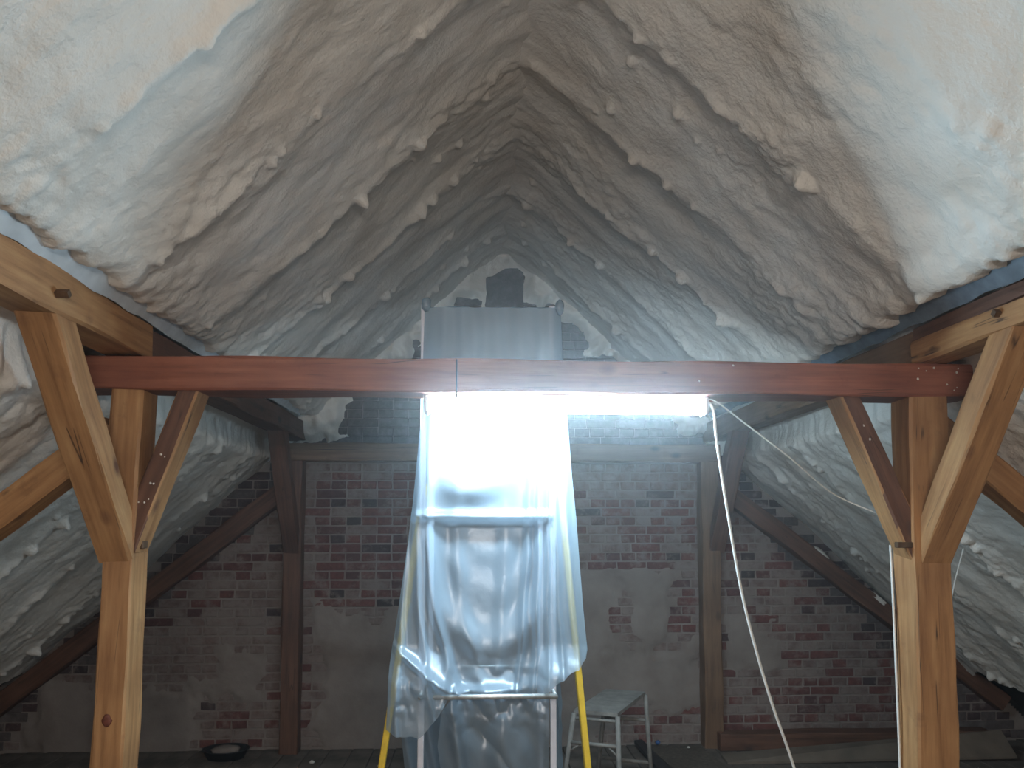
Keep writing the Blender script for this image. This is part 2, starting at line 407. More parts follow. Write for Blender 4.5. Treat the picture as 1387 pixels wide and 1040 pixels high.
# ------------------------------------------------------------------ brick gable wall
PLASTER = [(-1.30, 0.95, -0.1, 1.12), (0.78, 1.13, -0.1, 1.42), (1.30, 1.60, 0.35, 1.40), (1.0, 1.9, 0.30, 0.85), (-3.6, -2.35, -0.1, 0.5), (-2.2, -1.75, 0.5, 0.8),
           (0.3, 0.9, -0.1, 1.3), (2.2, 2.5, 0.6, 1.0)]
def plaster_d(x, z):
    d = np.full(np.shape(x), -9.0)
    for a, b, c, e in PLASTER:
        d = np.maximum(d, np.minimum(np.minimum(x - a, b - x), np.minimum(z - c, e - z)))
    return d + 0.17 * fbm(x * 3.3, z * 3.3, 4, 60)
def wall_back():
    X = np.arange(-4.6, 5.06, 0.022); Z = np.arange(-0.02, 4.45, 0.022)
    x, z = np.meshgrid(X, Z, indexing='ij')
    t = sstep(-0.02, 0.03, plaster_d(x, z))
    d = 0.002 * fbm(x * 9, z * 9, 3, 70) + t * (0.017 + 0.006 * fbm(x * 2.2, z * 2.2, 3, 71))
    P = np.stack([x, YB - d, z], -1)
    keep = (z[:-1, :-1] < APEX + 0.10 - SLOPE * np.abs(x[:-1, :-1] - CX))
    return grid_mesh('wall_back', P, keep)
wall = link('wall_back', wall_back(), None, M['plaster'])
tag(wall, 'brick gable wall with worn limewash and plaster patches', kind='structure')
o = box('wall_core', -4.9, 5.4, YB + 0.02, YB + 0.3, -0.1, 4.4, M['void'], wall, bev=0)

EXPOSED = [(-1.44, -0.5, 1.15, 2.34, 0.86), (-0.5, 0.85, 1.35, 2.34, 0.55), (0.85, 1.36, 1.46, 2.06, 0.72), (1.40, 1.90, 1.50, 2.12, 0.5),
           (1.15, 1.30, 0.88, 1.46, 0.9), (1.62, 1.92, 0.95, 1.42, 0.75), (1.15, 1.95, 0.03, 0.30, 0.5),
           (2.05, 4.2, 0.05, 0.55, 0.55), (2.05, 4.0, 0.55, 1.95, 0.30), (-2.25, -1.6, 0.05, 0.5, 0.45), (-3.2, -1.6, 0.9, 1.35, 0.22), (-2.6, -1.6, 1.35, 1.95, 0.42),
           (-1.55, -1.42, 0.2, 1.1, 0.6)]
CH = 0.0765; HW, SW, BH = 0.117, 0.243, 0.064
def brick_me(wd, mat, nm, k, ex=0.0):
    bm = bmesh.new(); box_bm(bm, -wd / 2 - ex, wd / 2 + ex, -0.0, 0.05, -BH / 2 - ex, BH / 2 + ex, 0.004)
    r = random.Random(k)
    for v in bm.verts: v.co += Vector((r.uniform(-.004, .004), r.uniform(-.002, .002), r.uniform(-.003, .003)))
    me = bm_mesh(nm, bm); me.materials.append(mat); return me
BM = {}
for kind in ('red', 'dark', 'lime', 'gable'):
    for wd in (HW, SW):
        BM[kind, wd] = [brick_me(wd, M['brick_' + kind], 'brick', k, 0.0045 if kind == 'gable' else 0.0) for k in range(3)]
def on_roof_line(x, z): return z > roof_z(x) - 0.02
cands = []; rest = {'lime': [], 'gable': [], 'red': [], 'dark': []}
nrow = int(4.2 / CH)
for r in range(nrow):
    z = 0.02 + CH * r + BH / 2
    wd = SW if r % 2 else HW
    x = -4.5 + (0.0 if r % 2 == 0 else (0.065 if (r // 2) % 2 else 0.19))
    while x < 4.9:
        xc = x + wd / 2; x += wd + 0.0135
        if on_roof_line(xc, z) or float(plaster_d(np.array([xc]), np.array([z]))[0]) > 0.015: continue
        p = max([e[4] for e in EXPOSED if e[0] < xc < e[1] and e[2] < z < e[3]] + [0.0])
        if z > 2.56:
            rest['gable'].append((xc, z, wd)); continue
        near_slope = z > roof_z(xc) - 0.42
        if near_slope and abs(xc - CX) > 1.8: kind = 'gable' if rng.random() < 0.5 else 'dark'
        elif rng.random() < p: kind = 'dark' if rng.random() < 0.13 else 'red'
        else: kind = 'lime'
        hid = -0.42 < xc < 0.72 and z > 0.4
        cands.append((kind, xc, z, wd, hid))
vis = [c for c in cands if c[0] in ('red', 'dark') and not c[4]]
rng.shuffle(vis); vis.sort(key=lambda c: c[0] != 'red'); pick = vis[:298]
pset = set(id(c) for c in pick)
for c in pick:
    kind, xc, z, wd, hid = c
    b = link('brick', rng.choice(BM[kind, wd]), wall)
    b.location = (xc, YB - 0.006 - rng.uniform(0, 0.004), z); b.rotation_euler = (0, rng.uniform(-.008, .008), 0)
for c in cands:
    if id(c) not in pset: rest[c[0]].append(c[1:4])
def brickwork(kind, lst, proud):
    V = []; F = []
    base = {}
    for wd in (HW, SW):
        for k in range(3):
            me = BM[kind, wd][k]
            base[wd, k] = (np.array([v.co[:] for v in me.vertices]), [tuple(p.vertices) for p in me.polygons])
    n = 0
    for xc, z, wd in lst:
        bv, bf = base[wd, rng.randrange(3)]
        V.append(bv + np.array([xc, YB - proud - rng.uniform(0, 0.003), z]))
        F += [tuple(i + n for i in f) for f in bf]; n += len(bv)
    me = bpy.data.meshes.new('brickwork'); me.from_pydata(np.concatenate(V).tolist(), [], F); me.update()
    o = link('brickwork', me, wall, M['brick_' + kind]); o['kind'] = 'stuff'; return o
for kind, pr in (('lime', 0.0045), ('gable', 0.006), ('red', 0.006), ('dark', 0.006)):
    if rest[kind]: brickwork(kind, rest[kind], pr)

# foam sprayed over the top of the gable, with a bare brick chimney breast left in it
def gable_foam():
    X = np.arange(CX - 2.2, CX + 2.2, 0.016); Z = np.arange(2.45, 4.4, 0.016)
    x, z = np.meshgrid(X, Z, indexing='ij')
    n = fbm(x * 4, z * 4, 4, 80)
    dist = (roof_z(x) - z)                                     # below the roof line
    m1 = 0.15 + 0.16 * n - dist
    m2 = np.minimum(z - 3.78, 0.62 - np.abs(x - CX)) + 0.12 * n
    m3 = np.minimum(np.minimum(z - 2.60 - 0.1 * n, 0.55 + 0.2 * n - dist), 0.24 - np.abs(x + 1.36) + 0.1 * n)   # hanging lump over the left end of the tie
    m = np.maximum(np.maximum(m1, m2), m3)
    notch = np.minimum(np.minimum(x - 0.06, 0.40 - x), 4.06 - z - 1.2 * np.maximum(np.abs(x - 0.24) - 0.06, 0) ** 1.5) + 0.05 * n
    m = np.minimum(m, -notch)
    th = -0.03 * sstep(0.0, -0.05, m) + sstep(-0.01, 0.10, m) * (0.10 + 0.03 * n) + 0.03 * sstep(0, .06, m) * (0.7 - worley(x * 8, z * 8, 81)) + 0.02 * sstep(0, .06, m) * fbm(x * 7, z * 7, 3, 82)
    P = np.stack([x, YB - 0.008 - th, z], -1)
    keep = (m[:-1, :-1] > -0.06) & (z[:-1, :-1] < roof_z(x[:-1, :-1]) + 0.1)
    return grid_mesh('foam_patch', P, keep)
link('foam_patch', gable_foam(), ceiling, M['foam'])
ch = box('chimney_breast', 0.07, 0.40, YB - 0.016, YB, 2.56, 4.10, M['brick_gable'], wall)

# wall behind and knee boarding at the eaves close the room
wf = box('wall_front', -4.9, 5.4, YF - 0.2, YF, -0.1, 4.6, M['plaster'], bev=0); tag(wf, 'plastered brick gable wall behind the camera', kind='structure')
wl = box('wall_left', CX - 4.75, CX - 4.65, YF, YB, -0.1, 0.4, M['void'], bev=0); tag(wl, 'dark low boarding under the left eaves', kind='structure')
wr = box('wall_right', CX + 4.65, CX + 4.75, YF, YB, -0.1, 0.4, M['void'], bev=0); tag(wr, 'dark low boarding under the right eaves', kind='structure')

# ------------------------------------------------------------------ timbers
def timber(name, p0, p1, wd, dp, mat, label, cat, xdir=(1, 0, 0), group=None, jit=0.0035, cut0=None, cut1=None, seed=0):
    """squared timber from p0 to p1; wd along xdir, dp across; slightly waney and bevelled.
    cut0 / cut1: world normal of the end plane."""
    p0 = Vector(p0); p1 = Vector(p1); zd = (p1 - p0).normalized(); L = (p1 - p0).length
    xd = Vector(xdir); xd = (xd - zd * xd.dot(zd)).normalized(); yd = zd.cross(xd)
    Mx = Matrix((( xd.x, yd.x, zd.x, p0.x), (xd.y, yd.y, zd.y, p0.y), (xd.z, yd.z, zd.z, p0.z), (0, 0, 0, 1)))
    R3 = Mx.to_3x3()
    c = 0.008; a, b = wd / 2, dp / 2
    sec = [(-a + c, -b), (a - c, -b), (a, -b + c), (a, b - c), (a - c, b), (-a + c, b), (-a, b - c), (-a, -b + c)]
    n = max(4, int(L / 0.12)); bm = bmesh.new(); rings = []
    r = random.Random(sum(map(ord, name)) + seed * 13 + int(L * 1000))
    ph = [r.uniform(0, 9) for _ in range(16)]
    n0 = (R3.transposed() @ Vector(cut0)) if cut0 else Vector((0, 0, 1))
    n1 = (R3.transposed() @ Vector(cut1)) if cut1 else Vector((0, 0, 1))
    for i in range(n + 1):
        ring = []
        for k, (sx, sy) in enumerate(sec):
            z0 = -(n0.x * sx + n0.y * sy) / n0.z; z1 = L - (n1.x * sx + n1.y * sy) / n1.z
            t = i / n; z = z0 + (z1 - z0) * t
            jx = jit * (math.sin(z * 5.1 + ph[k]) + 0.6 * math.sin(z * 13 + ph[k + 8])); jy = jit * math.sin(z * 6.3 + ph[(k + 3) % 16])
            ring.append(bm.verts.new((sx + jx, sy + jy, z)))
        rings.append(ring)
    for p, q in zip(rings, rings[1:]):
        for k in range(8): bm.faces.new((p[k], p[(k + 1) % 8], q[(k + 1) % 8], q[k]))
    bm.faces.new(rings[0][::-1]); bm.faces.new(rings[-1])
    o = link(name, bm_mesh(name, bm), None, mat); o.matrix_world = Mx
    return tag(o, label, cat, group)
def child_world(o, parent):
    bpy.context.view_layer.update()
    o.parent = parent; o.matrix_parent_inverse = parent.matrix_world.inverted()
def blob(name, p, r, mat, parent=None, seed=0):
    bm = bmesh.new(); bmesh.ops.create_icosphere(bm, subdivisions=2, radius=1.0)
    q = random.Random(seed); a = [q.uniform(0, 6) for _ in range(6)]
    for v in bm.verts:
        c = v.co; k = 1 + 0.16 * math.sin(3 * c.x + a[0]) * math.sin(4 * c.y + a[1]) + 0.1 * math.sin(6 * c.z + a[2])
        v.co = Vector((c.x * r[0] * k, c.y * r[1] * k, c.z * r[2] * k))
    o = link(name, bm_mesh(name, bm, True), None, mat); o.location = p
    if parent: child_world(o, parent)
    return o
def peg(p, d, r, L, parent, sq=True):
    d = Vector(d).normalized(); p = Vector(p)
    o = tube('peg', [p - d * L * 0.5, p + d * L], r, M['peg'], None, 4 if sq else 7); o.data.polygons.foreach_set('use_smooth', [False] * len(o.data.polygons))
    child_world(o, parent); return o
PB, PT = 2.575, 2.735          # purlin underside / top
TB, TT = 2.43, 2.575           # tie beam underside / top
YT = 3.40                      # front frame
# front frame
tie = timber('tie_beam', (-1.73, YT, (TB + TT) / 2), (2.27, YT, (TB + TT) / 2 - 0.005), 0.20, TT - TB, M['wood_red'], 'long reddish tie beam across the room above the lit tube lamp', 'beam', xdir=(0, 1, 0))
pl = timber('post', (-1.545, YT, 0), (-1.495, YT, TB), 0.128, 0.165, M['wood'], 'orange timber post at left front, under the tie beam', 'post')
pr = timber('post', (2.00, YT, 0), (2.015, YT, TB), 0.175, 0.165, M['wood'], 'orange timber post at right front, with thin cable down its edge', 'post')
pull = timber('purlin', (CX - 1.76, YF, (PB + PT) / 2 + 0.01), (CX - 1.76, YT + 0.05, (PB + PT) / 2 + 0.01), 0.165, PT - PB, M['wood'], 'orange roof purlin at upper left, its end resting on the tie beam', 'beam')
pulr = timber('purlin', (CX + 1.805, YF, PB + 0.05), (CX + 1.805, YT - 0.06, PB + 0.05), 0.16, 0.10, M['wood'], 'orange timber under the right purlin, its end resting on the tie beam', 'beam', seed=2)
pull2 = timber('purlin', (CX - 1.765, YT + 0.055, (PB + PT) / 2 - 0.005), (CX - 1.765, YB, (PB + PT) / 2 - 0.005), 0.155, PT - PB, M['wood_old'], 'dark left purlin from behind the tie beam to the brick wall', 'beam', seed=5)
pulr2 = timber('purlin', (CX + 1.82, YF, PB + 0.135), (CX + 1.82, YT - 0.055, PB + 0.135), 0.16, 0.065, M['wood_old'], 'dark upper timber lying on the orange right purlin', 'beam', seed=3)
pulr3 = timber('purlin', (CX + 1.82, YT - 0.05, (PB + PT) / 2), (CX + 1.82, YB, (PB + PT) / 2), 0.155, PT - PB, M['wood_mid'], 'brown right purlin from behind the tie beam to the brick wall', 'beam', seed=7)
# saddle timbers (near purlin lengths lapped under, ending on the tie)
bl = timber('purlin_brace', (-1.525, 3.325, 1.80), (-1.53, 2.74, 2.60), 0.14, 0.125, M['wood'], 'orange diagonal brace from left front post toward viewer to purlin', 'brace', cut0=(0, 1, 0.0), cut1=(0, 0, 1))
br = timber('purlin_brace', (2.025, 3.325, 1.78), (2.03, 2.74, 2.60), 0.14, 0.125, M['wood'], 'orange diagonal brace from right front post toward viewer to purlin', 'brace', cut0=(0, 1, 0.0), cut1=(0, 0, 1), seed=1)
tl = timber('tie_brace', (-1.45, YT, 1.86), (-1.235, YT, 2.44), 0.085, 0.14, M['wood'], 'short brown brace from left front post up to the tie beam', 'brace', cut0=(1, 0, 0), cut1=(0, 0, 1))
tr_ = timber('tie_brace', (1.93, YT, 1.80), (1.66, YT, 2.44), 0.09, 0.14, M['wood'], 'short brown brace from right front post up to the tie beam', 'brace', cut0=(1, 0, 0), cut1=(0, 0, 1), seed=1)
sl = timber('strut', (-1.58, YT + 0.03, 2.27), (-3.75, YT + 0.03, 0.55), 0.13, 0.13, M['wood'], 'orange slanting strut from left front post down to the eaves', 'strut')
sr = timber('strut', (2.09, YT + 0.03, 2.30), (4.25, YT + 0.03, 0.55), 0.13, 0.13, M['wood'], 'orange slanting strut from right front post down to the eaves', 'strut', seed=1)
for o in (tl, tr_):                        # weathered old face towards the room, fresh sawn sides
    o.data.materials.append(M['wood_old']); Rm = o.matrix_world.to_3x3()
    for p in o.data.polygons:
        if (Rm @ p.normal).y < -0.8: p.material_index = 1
# rear frame
tie2 = timber('tie_beam', (-1.62, YB - 0.09, 2.465), (2.07, YB - 0.09, 2.465), 0.14, 0.15, M['wood_mid'], 'dark tie beam along the top of the brick wall', 'beam', xdir=(0, 1, 0), seed=4)
p2l = timber('post', (-1.525, YB - 0.085, 0), (-1.525, YB - 0.085, 2.39), 0.145, 0.15, M['wood_old'], 'dark brown post at left against the brick wall', 'post', seed=3)
p2r = timber('post', (1.98, YB - 0.085, 0), (1.98, YB - 0.085, 2.39), 0.155, 0.15, M['wood_mid'], 'brown post at right against the brick wall', 'post', seed=5)
b2l = timber('purlin_brace', (-1.53, YB - 0.15, 1.72), (-1.53, 5.92, 2.58), 0.13, 0.12, M['wood_old'], 'dark brace from left rear post up to the purlin', 'brace', cut0=(0, 1, 0), cut1=(0, 0, 1), seed=4)
b2r = timber('purlin_brace', (2.03, YB - 0.15, 1.72), (2.03, 5.85, 2.58), 0.13, 0.12, M['wood_old'], 'dark brace from right rear post up to the purlin', 'brace', cut0=(0, 1, 0), cut1=(0, 0, 1), seed=6)
s2l = timber('strut', (-1.6, YB - 0.09, 2.15), (-4.05, YB - 0.09, 0.25), 0.15, 0.13, M['wood_old'], 'dark slanting strut on the left brick wall below the foam', 'strut', seed=4)
s2r = timber('strut', (2.05, YB - 0.09, 2.20), (4.5, YB - 0.09, 0.34), 0.14, 0.13, M['wood_old'], 'dark slanting strut on the right brick wall with foam scraps', 'strut', seed=8)
# pegs
peg((-1.432, 2.66, 2.645), (1, 0, 0), 0.016, 0.03, pull)
peg((1.962, 2.75, 2.645), (-1, 0, 0), 0.016, 0.03, pulr)
o = box('peg', -1.47, -1.425, 3.365, 3.415, 1.752, 1.785, M['peg'], None, 0.003); child_world(o, pl)
o = blob('knot', (-1.527, 3.3145, 1.045), (0.020, 0.004, 0.026), M['knot'], pl, 3); o['label'] = 'dark red knot'
o = box('peg', 1.855, 1.945, 3.325, 3.355, 1.752, 1.778, M['peg'], None, 0.003); child_world(o, pr)
peg((-1.55, 3.315, 2.17), (0, -1, 0), 0.014, 0.02, pl)
# plastic film stapled between purlin and foam
def film_strip(x0, z0, x1, z1, mat, parent, seed):
    Y = np.arange(YF + 0.2, 6.3, 0.05); U = np.linspace(0, 1, 7)
    u, y = np.meshgrid(U, Y, indexing='ij')
    P = np.stack([x0 + (x1 - x0) * u, y, z0 + (z1 - z0) * u + 0.012 * fbm(u * 3, y * 4, 3, seed)], -1)
    o = link('film_strip', grid_mesh('film_strip', P), None, mat); child_world(o, parent); return o
fl = film_strip(CX - 1.675, PT + 0.002, CX - 1.55, 2.90, M['film_white'], pull, 91); fl['label'] = 'white plastic film tucked above the purlin'
fr = film_strip(CX + 1.715, PT + 0.002, CX + 1.57, 2.90, M['film_blue'], pulr, 92); fr['label'] = 'blue grey plastic film tucked above the purlin'
# foam scraps squeezed onto the rear strut
for k, (xx, zz, ln) in enumerate(((2.93, 1.615, 0.11), (3.42, 1.225, 0.13), (4.15, 0.69, 0.07))):
    o = blob('foam_scrap', (xx, YB - 0.12, zz), (ln, 0.04, 0.028), M['foam'], None, k); o.rotation_euler = (0, math.radians(39), 0)
    child_world(o, s2r)

rs = random.Random(5)
for k in range(26):
    if k < 12: par, p = tie, (rs.uniform(1.95, 2.25), YT - 0.102, rs.uniform(2.45, 2.56))
    elif k < 16: par, p = tie, (rs.uniform(0.9, 2.0), YT - 0.102, rs.uniform(2.45, 2.56))
    elif k < 23:
        f = rs.uniform(0.15, 0.6); par, p = tl, (-1.45 + 0.215 * f + rs.uniform(-.02, .02), YT - 0.071, 1.86 + 0.58 * f)
    else:
        f = rs.uniform(0.3, 0.8); par, p = tr_, (1.93 - 0.27 * f, YT - 0.071, 1.80 + 0.64 * f)
    r = rs.uniform(0.003, 0.006); blob('foam_speck', p, (r, r * 0.6, r), M['foam'], par, k)

# ------------------------------------------------------------------ tube lamp under the tie beam
def tube_lamp(LX0, LX1, LY, zt, mat, label):
    lamp = empty('tube_lamp', ((LX0 + LX1) / 2, LY, zt), label, 'lamp')
    def lp(o): child_world(o, lamp); return o
    lp(box('housing', LX0, LX1, LY - 0.036, LY + 0.036, zt - 0.033, zt - 0.002, M['housing'], None, 0.006))
    bm = bmesh.new(); ra, rb = [], []
    K = 10
    for k in range(K + 1):
        t = math.pi * k / K; yy = LY - 0.040 * math.cos(t); zz = zt - 0.032 - 0.050 * math.sin(t)
        ra.append(bm.verts.new((LX0 + 0.02, yy, zz))); rb.append(bm.verts.new((LX1 - 0.02, yy, zz)))
    for k in range(K): bm.faces.new((ra[k], ra[k + 1], rb[k + 1], rb[k]))
    bm.faces.new(ra[::-1]); bm.faces.new(rb)
    df = lp(link('diffuser', bm_mesh('diffuser', bm, True), None, mat)); df['label'] = 'glowing white diffuser'
    for xx in (LX0, LX1 - 0.024): lp(box('end_cap', xx, xx + 0.024, LY - 0.045, LY + 0.045, zt - 0.088, zt - 0.015, M['housing'], None, 0.008))
    for xx in (LX0 + 0.145,):            # wire strap that ties the batten to the beam
        lp(box('strap', xx - 0.003, xx + 0.003, LY - 0.0915, LY - 0.087, zt - 0.03, zt + 0.14, M['strap'], None, 0.002))
    return lamp
tube_lamp(-0.235, 1.03, 3.385, 2.43, M['lit'], 'long white tube lamp glowing under the tie beam')
# fill lamp assumed behind the camera, out of view, with an added tie beam
timber('tie_beam', (-1.73, -0.885, (TB + TT) / 2), (2.27, -0.885, (TB + TT) / 2), 0.16, TT - TB, M['wood_red'], 'assumed tie beam behind the camera, added to hold the fill lamp', 'beam', xdir=(0, 1, 0), seed=12)  # unseen beam, added as a mount for the assumed lamp
tube_lamp(-0.40, 0.86, -0.9, 2.43, M['lit_assumed_fill'], 'assumed tube lamp under the added tie beam behind the camera, for fill light')  # unseen lamp, assumed, brightens the camera-facing timber

# ------------------------------------------------------------------ work tower under polythene
tower = empty('work_tower', (0.08, 4.0, 0), 'white and yellow work tower standing under the plastic sheeting', 'scaffold')
def tw(o): child_world(o, tower); return o
for xx, yy in ((-0.262, 3.72), (0.365, 3.72), (-0.255, 4.36), (0.36, 4.36)):
    tw(box('upright', xx - 0.014, xx + 0.014, yy - 0.018, yy + 0.018, 0, 2.93, M['white_paint'], None, 0.003))
for z, yy in ((1.068, 3.585), (1.89, 3.685)):
    tw(tube('rung', [(-0.265, yy, z), (0.37, yy, z)], 0.012, M['alu'], None, 10))
for z in (0.35, 1.065, 1.89):
    tw(tube('rung', [(-0.27, 4.36, z), (0.375, 4.36, z)], 0.014, M['alu'], None, 10))
    for xx in (-0.26, 0.365): tw(tube('side_rail', [(xx, 3.585 if z == 1.065 else 3.72, z), (xx, 4.36, z)], 0.011, M['alu'], None, 8))
tw(box('platform', -0.25, 0.36, 3.69, 4.38, 2.84, 2.875, M['brown_board'], None, 0.004))
def yleg(a, b):
    a, b = Vector(a), Vector(b); d = (b - a).normalized(); s = Vector((1, 0, 0)); s = (s - d * s.dot(d)).normalized(); n = d.cross(s)
    bm = bmesh.new(); W, D = 0.015, 0.032
    prof = [(-W, -D), (W, -D), (W, D), (-W, D)]
    r0 = [bm.verts.new(a + s * p + n * q) for p, q in prof]; r1 = [bm.verts.new(b + s * p + n * q) for p, q in prof]
    for k in range(4): bm.faces.new((r0[k], r0[(k + 1) % 4], r1[(k + 1) % 4], r1[k]))
    bm.faces.new(r0[::-1]); bm.faces.new(r1)
    bmesh.ops.bevel(bm, geom=bm.edges[:], offset=0.004, segments=1, affect='EDGES')
    o = tw(link('outrigger_leg', bm_mesh('outrigger_leg', bm), None, M['yellow'])); o['label'] = 'yellow splayed leg'; return o
yleg((-0.255, 3.775, 2.05), (-0.55, 3.75, 0.0)); yleg((0.405, 3.775, 2.05), (0.60, 3.75, 0.0))

ZT = [3.0, 2.905, 2.63, 2.38, 2.10, 1.89, 1.68, 1.45, 1.26, 1.19, 1.08, 0.90, 0.2]
XLT = [-0.26, -0.26, -0.268, -0.272, -0.295, -0.315, -0.34, -0.372, -0.402, -0.408, -0.408, -0.415, -0.44]
XRT = [0.41, 0.41, 0.42, 0.44, 0.46, 0.48, 0.495, 0.512, 0.53, 0.51, 0.50, 0.48, 0.45]
def interp(z, T): return np.interp(-z, [-q for q in ZT], T)
def main_sheet():
    U = np.linspace(-0.30, 1.30, 230); V = np.linspace(0, 1, 300)
    u, v = np.meshgrid(U, V, indexing='ij')
    uc = np.clip(u, 0, 1)
    zb = np.interp(uc, [0, 0.10, 0.17, 0.26, 0.31, 0.36, 0.74, 0.82, 0.90, 0.96, 1.0], [0.915, 0.895, 0.885, 0.97, 1.06, 1.045, 1.05, 1.10, 1.15, 1.18, 1.22])
    zb = zb + 0.012 * fbm(u * 9, u * 0, 2, 100)
    z = 2.905 + (zb - 2.905) * v
    side = np.clip(np.abs(u - 0.5) - 0.5, 0, 1)                 # wings folded back round the tower
    XL, XR = interp(z, XLT), interp(z, XRT)
    x = XL + (XR - XL) * uc
    y = 3.665 + 0.0 * x
    ed = np.clip((np.abs(uc - 0.5) - 0.40) / 0.10, 0, 1)
    y = y + 0.045 * ed ** 2 + side * 2.0
    x = x - np.sign(u - 0.5) * side * 0.10
    low = sstep(2.1, 1.7, z)
    # long folds: each a crest that wanders in x as it falls
    xc = 0.06; q = (x - xc); t_ = np.clip((1.88 - z) / 0.80, -1.2, 1.3); tp = np.clip(t_, 0, 2)
    wob = 0.012 * fbm(z * 3, z * 0 + 2, 2, 101)
    d = 0 * x
    for x0, bend, dx, amp, wd in ((-0.235, 0.15, 0.0, 0.034, 0.020), (-0.285, 0.07, 0.0, 0.022, 0.014), (-0.335, 0.0, -0.03, 0.026, 0.016),
                                  (0.25, -0.03, -0.03, 0.026, 0.014), (0.295, -0.03, 0.0, 0.030, 0.013), (0.335, -0.01, 0.01, 0.020, 0.010),
                                  (0.375, 0.0, 0.03, 0.026, 0.014), (0.425, 0.0, 0.06, 0.022, 0.014), (-0.10, 0.14, 0.0, 0.012, 0.03), (0.14, -0.06, 0, 0.012, 0.03)):
        xx = x0 + bend * tp ** 2 + dx * tp + wob
        wx = wd * (1.3 - 0.3 * tp)
        d = d + amp * np.exp(-((x - xx) / wx) ** 2) * sstep(2.5, 1.75, z)
    inn = sstep(0.30, 0.18, np.abs(q))
    sag = inn * sstep(1.885, 1.84, z) * sstep(1.06, 1.3, z)
    d = d - 0.035 * sag + 0.035 * sag * np.exp(-((z - 1.28 - 3.0 * q * q) / 0.10) ** 2)      # hangs in a pouch
    d += 0.002 * sag * np.sin((z - 5.0 * q * q) * 26 + 1.5 * fbm(x * 4, z * 3, 2, 102))
    d += 0.030 * np.exp(-((z - 1.895) / 0.022) ** 2) * sstep(0.36, 0.30, np.abs(q + 0.05))    # pulled over the rung
    d += 0.040 * np.exp(-((z - 2.02 - 1.2 * (x + .05) ** 2) / 0.07) ** 2) * np.exp(-((x + 0.03) / 0.15) ** 2)
    d += 0.006 * np.sin(x * 60 + 3 * fbm(x * 2, z, 2, 109)) * sstep(2.4, 2.6, z)
    # crumples by the lower rung
    cr = sstep(1.28, 1.08, z)
    d += 0.028 * (np.abs(fbm(x * 8 + z * 4, z * 6 - x * 3, 2, 105)) - 0.2) * cr * (1 - 0.8 * sstep(1.02, 0.96, z)) + 0.002 * (np.abs(fbm(x * 6, z * 4, 3, 106)) - 0.2) * low
    d += 0.05 * np.exp(-((z - 1.085 - 0.75 * np.clip(-0.12 - x, 0, 1)) / 0.022) ** 2) * sstep(0.36, 0.2, np.abs(q + 0.15))  # gathered roll by the rung
    d += 0.085 * (sstep(-0.10, -0.15, x) + sstep(0.27, 0.32, x)) * sstep(1.30, 1.10, z)      # flung over the rung ends
    d *= (1 - sstep(0.0, 0.05, side) * 0.7)
    d += 0.02 * np.sin(y * 16 + z * 3) * sstep(0, 0.1, side)
    P = np.stack([x, y - d, z], -1)
    return grid_mesh('plastic_sheet', P)
sheet = link('plastic_sheet', main_sheet(), None, M['sheet'])
tag(sheet, 'large translucent plastic sheet draped over the tower behind the lamp', 'plastic sheet')
# the film across the top of the tower
Xg, Yg = np.meshgrid(np.linspace(-0.265, 0.415, 40), np.linspace(3.665, 4.4, 40), indexing='ij')
o = link('top_cover', grid_mesh('top_cover', np.stack([Xg, Yg, 2.905 + 0.006 * fbm(Xg * 8, Yg * 8, 3, 110)], -1)), sheet, M['sheet'])
def knot(xx, yy, zz):
    o = blob('bunched_corner', (xx, yy, zz), (0.022, 0.022, 0.04), M['sheet_low'], sheet, int(xx * 100)); return o
knot(-0.25, 3.69, 2.925); knot(0.40, 3.69, 2.92)

def low_sheet():
    U = np.linspace(0, 1, 110); V = np.linspace(0, 1, 130)
    u, v = np.meshgrid(U, V, indexing='ij')
    z = 1.055 - 0.85 * v
    xl = np.interp(v, [0, 0.1, 0.3, 0.6, 1], [-0.11, -0.165, -0.185, -0.14, -0.05]); xr = 0.345
    x = xl + (xr - xl) * u
    d = 0.028 * np.sin(x * 24 + 5 * z + 1.6 * fbm(x * 3, z * 2, 2, 120)) * sstep(0.0, 0.25, v)
    d += 0.03 * (np.abs(fbm(x * 5 + z * 2.5, z * 2.2 - x, 2, 121)) - 0.2) + 0.03 * (np.abs(fbm(x * 11, z * 9, 2, 122)) - 0.2) * sstep(0.25, 0.0, v)
    d += 0.05 * np.exp(-((x + 0.12 - 0.12 * v) / 0.03) ** 2)
    y = 3.715 + 0.0 * x + 0.03 * v - d
    return grid_mesh('plastic_sheet', np.stack([x, y, z], -1))
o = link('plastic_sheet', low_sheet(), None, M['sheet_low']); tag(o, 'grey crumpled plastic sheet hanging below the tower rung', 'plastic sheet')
def side_sheet():
    Y = np.linspace(3.80, 4.42, 60); Z = np.linspace(0.1, 1.3, 70)
    y, z = np.meshgrid(Y, Z, indexing='ij')
    x = 0.40 + 0.08 * (y - 3.8) + 0.02 * np.sin(y * 22 + 2 * z) + 0.02 * fbm(y * 4, z * 3, 3, 125)
    return grid_mesh('plastic_sheet', np.stack([x, y, z], -1))
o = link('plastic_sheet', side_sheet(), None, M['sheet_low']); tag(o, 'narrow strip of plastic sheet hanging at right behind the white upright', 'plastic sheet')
def side_sheet_l():
    U = np.linspace(0, 1, 50); Z = np.linspace(0.45, 1.0, 60)
    u, z = np.meshgrid(U, Z, indexing='ij')
    x = -0.42 + 0.20 * u + (1 - z) * 0.10; y = 4.15 + 0.2 * u + 0.03 * np.sin(u * 11 + 4 * z)
    return grid_mesh('plastic_sheet', np.stack([x, y, z], -1))
o = link('plastic_sheet', side_sheet_l(), None, M['sheet_low']); tag(o, 'faint flap of plastic sheet behind the left yellow leg', 'plastic sheet')

